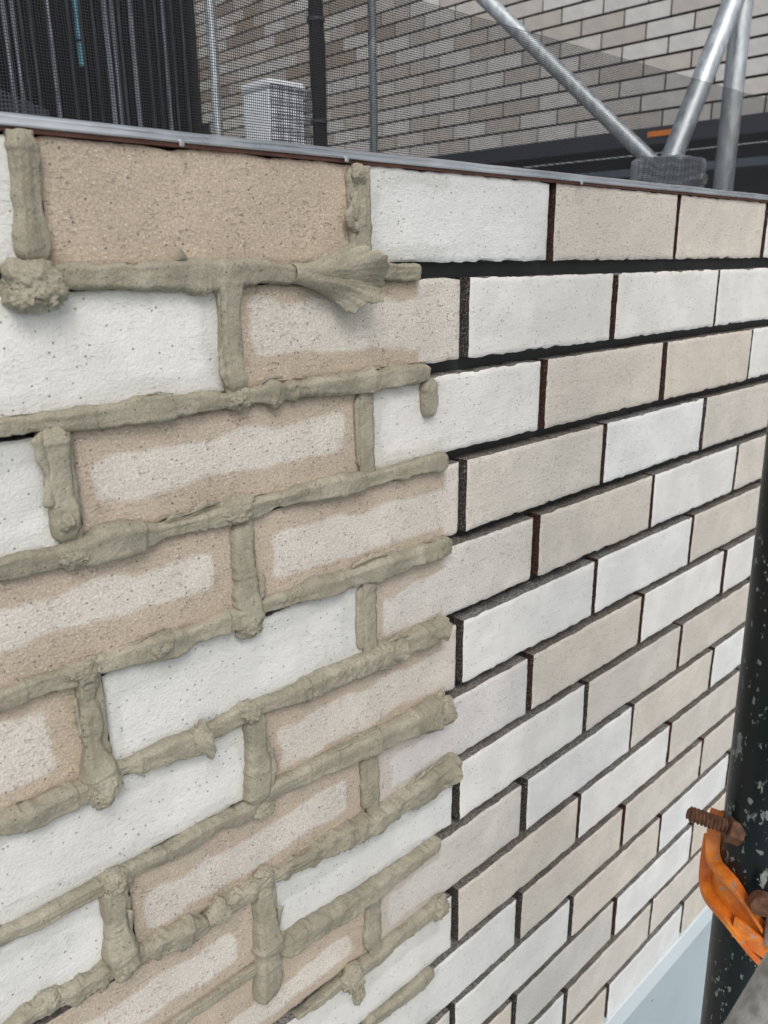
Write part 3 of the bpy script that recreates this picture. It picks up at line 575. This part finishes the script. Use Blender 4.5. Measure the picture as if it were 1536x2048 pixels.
def ruffle(pts, side, seed, wd=.0030, out=.0030, kind='V'):
    '''thin torn lip of mortar standing along the edge of a bead'''
    a = np.array(pts, float); d = np.r_[0, np.cumsum(np.hypot(np.diff(a[:, 0]), np.diff(a[:, 1])))]; s = np.arange(0, d[-1], .0006); n = len(s); m = 7
    X = np.interp(s, d, a[:, 0]); Z = np.interp(s, d, a[:, 1]); V = []
    env = np.clip(.55 + 1.5 * fbm(np.c_[s * 70, s * 0, s * 0 + seed], 3, seed), .02, 1.6) * np.clip(np.minimum(s, d[-1] - s) / .004, 0, 1)
    wob = noise(np.c_[s * 130, s * 0, s * 0 + seed], seed + 2)
    for j in range(m):
        t = j / (m - 1); l = side * (wd * 1.9 * env * t + .0014 * wob * t); o_ = .0035 + out * env * (t ** .6) * (1.1 - .75 * t) * 1.6 + .0012
        V.append(np.c_[X + (l if kind == 'V' else 0), -o_, Z + (l if kind == 'H' else 0)])
    V = np.concatenate(V); F = [(j * n + i, j * n + i + 1, (j + 1) * n + i + 1, (j + 1) * n + i) for j in range(m - 1) for i in range(n - 1)]
    o = mesh_obj('mortar_lip', V, F, M_MORT, wall, smooth=True); md = o.modifiers.new('thick', 'SOLIDIFY'); md.thickness = .0011; md.offset = 0
for q, (pts, sd_, kd, wd, out) in enumerate([
    ([(-.1365, -.078), (-.1378, -.100), (-.1370, -.122), (-.1350, -.148)], -1, 'V', .0034, .0040), ([(-.2625, -.158), (-.2610, -.180), (-.2600, -.205)], -1, 'V', .0034, .0045),
    ([(-.2635, -.330), (-.2630, -.348), (-.2615, -.368)], -1, 'V', .0030, .0045), ([(-.0195, -.008), (-.0185, -.025), (-.0185, -.046)], -1, 'V', .0040, .0030),
    ([(-.1225, -.282), (-.1215, -.300), (-.1195, -.318)], 1, 'V', .0028, .0040), ([(-.1235, -.420), (-.1225, -.445), (-.1225, -.470)], 1, 'V', .0026, .0035),
    ([(-.2490, -.505), (-.2480, -.525), (-.2460, -.545)], 1, 'V', .0028, .0040), ([(-.1225, -.585), (-.1205, -.605), (-.1195, -.635)], 1, 'V', .0028, .0035),
    ([(-.168, -.0655), (-.155, -.0640), (-.142, -.0655)], 1, 'H', .0034, .0030), ([(-.196, -.1450), (-.186, -.1440), (-.176, -.1465)], 1, 'H', .0028, .0035),
    ([(-.012, -.1475), (-.002, -.1465), (.008, -.1480)], 1, 'H', .0026, .0035), ([(-.226, -.3075), (-.212, -.3050), (-.198, -.3030)], 1, 'H', .0026, .0035),
    ([(-.190, -.2290), (-.168, -.2270), (-.148, -.2245)], 1, 'H', .0022, .0030), ([(-.030, -.3060), (-.006, -.3040), (.018, -.3050)], 1, 'H', .0030, .0035),
    ([(.058, -.3055), (.074, -.3070), (.090, -.3090)], 1, 'H', .0022, .0030), ([(.0, -.3870), (.018, -.3880), (.036, -.3890)], 1, 'H', .0026, .0040),
    ([(-.060, -.4700), (-.030, -.4690), (.0, -.4700)], 1, 'H', .0020, .0025), ([(.045, -.5480), (.070, -.5430), (.095, -.5430)], 1, 'H', .0030, .0040),
    ([(-.090, -.1450), (-.100, -.1440), (-.108, -.1470)], 1, 'H', .0026, .0030)]):
    ruffle(pts, sd_, 300 + q * 3, wd, out, kd)
scoop(.006, -.3985, .022, .0035, .0100, 9, .3, .1, (-.2, .9), .05)
scoop(-.186, -.3975, .012, .0060, .0120, 13, .5, .0, (-.45, 1.0), .05)
scoop(-.188, -.5560, .016, .0050, .0100, 15, .3, .3, (-.3, .8), .05)
scoop(.060, -.3965, .022, .0050, .0105, 19, .3, .1, (-.3, .8), .05)
scoop(.074, -.5580, .022, .0060, .0130, 23, .35, .15, (-.3, .9), .05)
scoop(.066, -.4840, .022, .0070, .0140, 29, .35, .1, (-.35, 1.0), .05)

# ================================================================ building behind, same tiles on a wall seen at an angle
FX = 3.62; FPY, FPZ, FZ0, FY0 = .2512, .0807, 1.199, 2.148
bld = empty('tiled_building', 'tiled building wall rising behind the mesh, dark window strip along its foot', 'building', (FX, 3.5, -2.7))
def kid(o):
    o.parent = bld; o.matrix_parent_inverse = Matrix.Translation((-FX, -3.5, 2.7)); return o
ZB = FZ0 - 8 * FPZ + .0035
kid(MB().box(FX + .0078, FX + .5, -.6, 6.3, ZB, 4.4).build('wall', M_JOINT))
V8 = MB().box(0, .0065, 0, FPY - .0110, 0, FPZ - .0120)
fm = bpy.data.meshes.new('tile'); fm.from_pydata(V8.v, [], V8.f); fm.materials.append(M_FAR); fm.update()
fr = random.Random(5); cnt = 0
FT = [(.63, .615, .59), (.51, .475, .435), (.57, .545, .51), (.38, .325, .27)]
rest = MB()
for row in range(-34, 8):
    off = 0 if row % 2 == 0 else .5
    for c in range(-17, 11):
        y1 = FY0 - (c + off) * FPY - .0042; y0 = y1 - (FPY - .0085)
        z0 = FZ0 - (row + 1) * FPZ + .0045
        if y1 > 6.2 or y0 < -.5: continue
        lim = 1.06 + (y0 - 1.25) * .205
        if z0 > lim + .02 or y1 < 1.05: rest.box(FX, FX + .0065, y0, y1 - .0025, z0, z0 + FPZ - .0120); continue
        t = bpy.data.objects.new('tile', fm); COL.objects.link(t); t.location = (FX + fr.uniform(-.001, .001), y0, z0); cnt += 1
        kid(t)
        left = y0 > 3.6
        b = fr.choices(FT, (4, 4, 2, 2.4 if left and z0 > .95 else .25))[0]; k = fr.uniform(.94, 1.05); t['tone'] = [b[0] * k, b[1] * k, b[2] * k]
print('far tiles', cnt)
ro = kid(rest.build('tile', M_FAR)); ro['kind'] = 'stuff'; ro['tone'] = [.54, .52, .50]
# dark strip window under the wall
kid(MB().box(FX - .02, FX + .30, -.6, 6.3, ZB - .085, ZB - .003).build('lintel', M_NAVY, bevel=.004))
kid(MB().box(FX + .28, FX + .32, -.6, 6.3, ZB - .9, ZB - .09).build('window', M_VOID))
kid(MB().box(FX + .02, FX + .08, -.6, 6.3, .335, .375).build('window_rail', M_BRAIL, bevel=.004))
kid(MB().box(FX + .02, FX + .06, -.6, 6.3, .12, .20).build('window_rail', M_NAVY, bevel=.004))
kid(MB().box(FX - .01, FX + .5, -.6, 6.3, -2.7, ZB - .9).build('plinth', M_NAVY))
kid(MB().box(FX - .026, FX - .0215, 1.70, 1.83, .508, .534).build('hazard_tag', M_OR, bevel=.003))

# ================================================================ black corrugated shed side at the corner
YC = 6.0
shed = empty('corrugated_screen', 'black ribbed sheet screen with pale vertical trims, top left behind the mesh', 'screen', (2.6, YC, -2.7))
def skid(o):
    o.parent = shed; o.matrix_parent_inverse = Matrix.Translation((-2.6, -YC, 2.7)); return o
pw = .27; x = 3.565
while x > .6:
    n = 6; pts = []
    for i in range(n):
        a = x - pw + i * pw / n; q = pw / n; pts += [(a, 0), (a + q * .3, 0), (a + q * .42, -.022), (a + q * .78, -.022), (a + q * .9, 0)]
    pts.append((x - .004, 0)); vs = []; fs = []
    for (a, b) in pts: vs += [(a, YC + b, -2.7), (a, YC + b, 2.6)]
    for (a, b) in reversed(pts): vs += [(a, YC + b + .004, -2.7), (a, YC + b + .004, 2.6)]
    m = len(pts) * 2
    for i in range(m): j = (i + 1) % m; fs.append((2 * i, 2 * j, 2 * j + 1, 2 * i + 1))
    skid(mesh_obj('sheet_panel', vs, fs, M_CLAD)); x -= pw
skid(MB().box(.5, 3.575, YC + .03, YC + .10, -2.7, 2.6).build('frame', M_BLK))
skid(MB().box(3.566, 3.606, YC - .06, YC + .10, -2.7, 2.6).build('corner_trim', M_BLK))
skid(MB().box(3.572, 3.619, YC - .16, YC - .06, .93, 1.03).build('hinge', M_BLK, bevel=.006))
for xa, wd, zt, mt in ((2.087, .020, 2.6, M_STRIP), (2.15, .016, 2.6, M_STRIP), (2.405, .018, 2.6, M_STRIP), (2.842, .030, 2.6, M_STRIP), (2.898, .018, 2.6, M_STRIP), (3.05, .020, 2.6, M_STRIP), (3.330, .014, 2.6, M_STRIP)):
    skid(MB().box(xa - wd / 2, xa + wd / 2, YC - .050, YC - .0225, -2.7, zt).build('trim_strip', mt, bevel=.003))
sr = random.Random(3)
M_DIM = simple('dull black trim', (.045, .052, .06), .45, 0, .3, 7)
for i in range(15):
    xa = 1.98 + i * .108 + sr.uniform(-.03, .03); wd = sr.uniform(.008, .016)
    skid(MB().box(xa - wd / 2, xa + wd / 2, YC - .040, YC - .0225, -2.7, 2.6).build('trim_strip', M_DIM))
skid(MB().box(2.605, 2.628, YC - .050, YC - .0225, 1.52, 2.6).build('tape', M_CYAN, bevel=.002))
skid(MB().box(2.604, 2.629, YC - .050, YC - .0225, 1.34, 1.50).build('tape', M_CYAN, bevel=.002))
skid(MB().box(3.042, 3.066, YC - .056, YC - .0505, .50, .86).build('tape', M_CYAN, bevel=.001))

# ================================================================ scaffold behind the wall
def pipe(name, a, b, r, mat, label, cat, group=None, ends=True):
    a = Vector(a); b = Vector(b); d = (b - a).normalized(); n = 40
    u = d.cross(Vector((0, 0, 1)) if abs(d.z) < .9 else Vector((1, 0, 0))).normalized(); v = d.cross(u)
    vs = []; fs = []; L = (b - a).length
    rows = [(0, r * .80), (0, r), (L, r), (L, r * .80)]
    for t, rad in rows:
        for i in range(n): an = 2 * math.pi * i / n; vs.append(tuple(d * t + u * math.cos(an) * rad + v * math.sin(an) * rad))
    for kk in range(3):
        for i in range(n): j = (i + 1) % n; fs.append((kk * n + i, kk * n + j, (kk + 1) * n + j, (kk + 1) * n + i))
    for t0, t1 in ((0, .02), (L, L - .02)):
        k = len(vs)
        for i in range(n): an = 2 * math.pi * i / n; vs.append(tuple(d * t1 + u * math.cos(an) * r * .8 + v * math.sin(an) * r * .8))
    k = 4 * n
    for i in range(n):
        j = (i + 1) % n; fs.append((i, k + i, k + j, j)); fs.append((3 * n + i, 3 * n + j, k + n + j, k + n + i))
    o = mesh_obj(name, vs, fs, mat, smooth=True); o.location = a
    try: o.data.set_sharp_from_angle(angle=math.radians(40))
    except Exception: pass
    tag(o, label, cat, group); return o
def ext(a, b, ta, tb):
    a = Vector(a); b = Vector(b); return a + (b - a) * ta, a + (b - a) * tb
a, b = ext((1.5896, 1.2199, .6346), (1.6817, .7225, .1802), -.6, 1.10)
pipe('scaffold_brace', a, b, .0200, M_GALV, 'galvanised brace slanting down to the right into the mesh-wrapped coupler', 'scaffold pipe', 'scaffold pipes behind the wall')
a, b = ext((1.7656, .5785, .5367), (1.5458, .5866, .1682), -.9, 1.14)
pipe('scaffold_brace', a, b, .0258, M_GALV, 'galvanised brace leaning up to the right from the mesh-wrapped coupler', 'scaffold pipe', 'scaffold pipes behind the wall')
pipe('scaffold_standard', (1.826, .5834, -2.7), (1.826, .5834, 2.0), .0258, M_GALV, 'upright galvanised pipe just right of the crossing braces', 'scaffold pipe', 'scaffold pipes behind the wall')
pipe('scaffold_standard', (2.0833, 3.3777, -2.7), (2.0833, 3.3777, 2.6), .0243, M_GALV, 'upright galvanised pipe beside the black ribbed screen', 'scaffold pipe', 'scaffold pipes behind the wall')
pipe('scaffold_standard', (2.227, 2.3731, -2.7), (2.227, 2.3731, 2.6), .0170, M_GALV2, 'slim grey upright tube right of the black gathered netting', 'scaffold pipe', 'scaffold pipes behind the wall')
# coupler at the foot of the braces
cp = empty('pipe_coupler', 'galvanised coupler wrapped in mesh where the two slanting braces meet', 'coupler', (1.56, .58, .10))
def ckid(o): o.parent = cp; o.matrix_parent_inverse = Matrix.Translation((-1.56, -.58, -.10)); return o
ckid(MB().box(1.49, 1.62, .53, .67, .06, .165).build('body', M_GALV, bevel=.012))
ckid(MB().tube((1.55, .50, .11), (1.55, .53, .11), .014, n=6).build('nut', M_GREYM))
# gathered netting hanging as a dark post
gp = empty('gathered_net', 'thick black bundle of gathered netting hanging upright beside the white box', 'netting', (2.4152, 2.9736, -2.7))
vs = []; fs = []; n = 36; m = 90
for k in range(m):
    z = -2.7 + 5.3 * k / (m - 1)
    for i in range(n):
        an = 2 * math.pi * i / n; rr = .033 + .007 * math.sin(an * 7 + z * 1.3) + .004 * math.sin(an * 3 - z * 4) + .003 * math.sin(z * 9)
        vs.append((math.cos(an) * rr, math.sin(an) * rr, z + 2.7))
for k in range(m - 1):
    for i in range(n): j = (i + 1) % n; fs.append((k * n + i, k * n + j, (k + 1) * n + j, (k + 1) * n + i))
mesh_obj('bundle', vs, fs, M_BLK, gp, smooth=True)
for z in (3.3, 3.75): MB().tube((0, 0, z - .008), (0, 0, z + .008), .043, n=28).build('tie', M_NAVY, gp, smooth=True)
# white housing behind the net
bx = empty('white_box', 'white box behind the mesh between an upright pipe and black netting bundle', 'box', (1.98, 2.75, -.2))
bb = MB(); bb.box(-.105, .085, -.10, .10, .22, .845); bb.build('body', M_WHITE, bx, bevel=.012)
lv = MB(); lv.box(-.112, .092, -.107, .107, .845, .885); lv.build('lid', M_WHITE, bx, bevel=.015)
for i in range(5): MB().box(-.085 + i * .033, -.070 + i * .033, -.105, -.1005, .30, .82).build('rib', M_WHITE, bx, bevel=.002)
for sx in (-.09, .07):
    for sy in (-.085, .085): MB().box(sx - .01, sx + .01, sy - .01, sy + .01, 0, .219).build('leg', M_GREYM, bx)
dk = empty('scaffold_plank', 'steel walkway plank under the white box behind the wall', 'plank', (2.1, 2.75, -.25))
MB().box(-.9, .9, -.25, .25, 0, .048).build('deck', M_GALV2, dk, bevel=.004)
for sx in (-.9, .88): MB().box(sx, sx + .02, -.27, .27, -.045, -.002).build('hook_rail', M_GALV2, dk)

# ================================================================ debris mesh behind the wall
def netgrid(name, pts, nx, nz, mat, parent, seed, amp=.006):
    (x0, z0), (x1, z1), (x2, z2), (x3, z3), y = pts       # tl, tr, br, bl, y
    U, V = np.meshgrid(np.linspace(0, 1, nx), np.linspace(0, 1, nz)); U = U.ravel(); V = V.ravel()
    X = (x0 * (1 - U) + x1 * U) * (1 - V) + (x3 * (1 - U) + x2 * U) * V; Z = (z0 * (1 - U) + z1 * U) * (1 - V) + (z3 * (1 - U) + z2 * U) * V
    Y = y + fbm(np.c_[X * 2.4, Z * 1.5, X * 0], 2, seed) * amp
    F = [(j * nx + i, j * nx + i + 1, (j + 1) * nx + i + 1, (j + 1) * nx + i) for j in range(nz - 1) for i in range(nx - 1)]
    return mesh_obj(name, np.c_[X, Y, Z], F, mat, parent, smooth=True)
net = empty('debris_net', 'fine dark debris mesh stretched behind the wall below a sloping top edge', 'netting', (0, .44, -.9))
def nkid(o): o.parent = net; o.matrix_parent_inverse = Matrix.Translation((0, -.44, .9)); return o
nkid(netgrid('mesh_sheet', ((-.95, .278), (3.2, .300), (3.2, -.9), (-.95, -.9), .44), 80, 16, M_NET, None, 3))
nkid(netgrid('mesh_flap', ((1.0986, .1205), (1.360, .139), (1.367, .02), (1.106, .02), .415), 14, 8, M_NET2, None, 8, .01))
nkid(netgrid('mesh_flap', ((.2235, .1420), (.2872, .1405), (.2845, .02), (.2200, .02), .415), 10, 8, M_NET2, None, 12, .004))
nkid(netgrid('mesh_flap', ((-.22, .130), (-.0596, .0815), (-.0596, .02), (-.22, .02), .405), 10, 8, M_NET2, None, 15, .004))
for xx in (-.94, .02, 1.0, 2.0, 3.19):
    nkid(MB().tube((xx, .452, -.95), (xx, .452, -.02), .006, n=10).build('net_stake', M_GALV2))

# ================================================================ scaffold post in the foreground with clamp
AX, AY, RP = .1325, -.2915, .0243
pipe('scaffold_post', (AX + .0110, AY - .0106, -1.497), (AX - .0165, AY + .0158, .62), RP, M_POLE, 'dark green upright post with flaking paint at the right edge', 'scaffold pipe').data
foot = empty('base_plate', 'square steel base plate under the dark green post', 'plate', (AX + .0110, AY - .0106, -1.4995))
MB().box(-.07, .07, -.07, .07, 0, .006).build('plate', M_GREYM, foot, bevel=.001)
cl = empty('pipe_clamp', 'orange painted clamp with rusty bolt gripping the dark green post', 'clamp', (AX - .0016, AY + .0015, -.53))
def band(name, pts, hh, r, th, mat, lip=0., top=True):
    """band swept round the post: pts = (angle deg, height) ; hh half height"""
    A = np.array(pts, float); t = np.linspace(0, 1, 60); s = np.linspace(0, 1, len(A))
    def cr(col):
        v = np.interp(t, s, A[:, col]); k = np.ones(7) / 7; return np.convolve(np.pad(v, 3, 'edge'), k, 'valid')
    an = np.radians(cr(0)); z = cr(1); rr = cr(2) if A.shape[1] > 2 else np.full(60, r); hw = cr(3) if A.shape[1] > 3 else np.full(60, hh)
    sec = [(0, -1), (th, -1), (th, 1), (0, 1)]; V = []; F = []
    for i in range(60):
        for d, q in sec: V.append(((rr[i] + d) * math.cos(an[i]), (rr[i] + d) * math.sin(an[i]), z[i] + q * hw[i]))
    for i in range(59):
        for j in range(4): k = (j + 1) % 4; F.append((i * 4 + j, i * 4 + k, i * 4 + 4 + k, i * 4 + 4 + j))
    F.append((3, 2, 1, 0)); F.append(tuple(59 * 4 + j for j in range(4)))
    o = mesh_obj(name, V, F, mat, cl, smooth=False)
    m = o.modifiers.new('bevel', 'BEVEL'); m.width = .0011; m.segments = 3; m.limit_method = 'ANGLE'
    return o
# heights relative to z = -.53
band('clamp_web', [(88, .034), (104, .020), (118, .006), (140, -.001), (165, -.003), (190, -.009), (212, -.022), (235, -.036)], .0125, .0250, .0040, M_CLAMP)
band('clamp_rim', [(98, .046), (106, .036), (114, .026), (124, .016), (140, .0125), (158, .0132), (180, .0096), (199, -.0017), (211, -.0125), (222, -.023)], .0022, .0247, .0108, M_CLAMP)
band('clamp_rim', [(102, .022), (110, .008), (120, -.0085), (140, -.0155), (160, -.0172), (176, -.0200), (194, -.0300), (213, -.0436), (228, -.054)], .0030, .0247, .0130, M_CLAMP)
band('clamp_jaw', [(186, -.0235), (198, -.025), (214, -.032), (232, -.040), (262, -.046), (300, -.044), (340, -.036)], .0085, .0330, .0035, M_CLAMP)
band('clamp_strap', [(235, .000), (265, .006), (300, .016), (340, .024), (20, .03)][:1] + [(262, .004), (300, .012), (340, .020), (380, .028), (415, .034)], .013, .0262, .0032, M_CLAMP)
kn = MB(); kn.tube((-.0285, -.0185, .006), (-.0355, -.0225, .007), .0085, .0078, n=24); kn.build('rivet', M_RUST, cl, smooth=True)
kn = MB(); kn.tube((-.022, -.030, -.030), (-.022, -.030, .004), .0075, n=20); kn.build('hinge_pin', M_GREYM, cl, smooth=True)
# threaded bolt pointing to the wall side
def bolt():
    a = Vector((.0912, -.2518, -.4722)) - Vector((AX - .0016, AY + .0015, -.53)); b = Vector((.1092, -.2800, -.4807)) - Vector((AX - .0016, AY + .0015, -.53))
    d = (b - a).normalized(); u = d.cross(Vector((0, 1, 0))).normalized(); v = d.cross(u); L = (b - a).length; n = 28; pitch = .0029; V = []; F = []
    m = int(L / pitch * 12)
    for i in range(m):
        l = L * i / (m - 1)
        for j in range(n):
            an = 2 * math.pi * j / n; ph = (l / pitch - j / n) % 1; rad = .0044 + .0015 * min(1, 1.35 * (1 - abs(2 * ph - 1))) - (.0012 if l < .0015 else 0)
            V.append(tuple(a + d * l + u * math.cos(an) * rad + v * math.sin(an) * rad))
    for i in range(m - 1):
        for j in range(n): k = (j + 1) % n; F.append((i * n + j, i * n + k, (i + 1) * n + k, (i + 1) * n + j))
    F.append(tuple(range(n))); mesh_obj('bolt', V, F, M_RUST, cl, smooth=True)
    nb = MB(); c = a + d * (L * .86); nb.tube(c, c + d * .011, .0115, n=6); nb.build('nut', M_RUST, cl, bevel=.001)
bolt()
# zinc brace crossing close to the lens, lower right
pa = Vector((-.0903, -.3593, -.4446)); pb = Vector((-.0654, -.3674, -.4083)); dd = (pb - pa).normalized()
vw = ((pa + pb) / 2 - Vector((-.437, -.475, -.066))).normalized(); nn = dd.cross(vw).normalized()
if nn.z > 0: nn = -nn
ca = pa + nn * .0243; 
pipe('near_brace', ca - dd * .5, ca + dd * .9, .0243, M_GREYM, 'worn grey pipe slanting across the bottom right corner close to the camera', 'scaffold pipe')
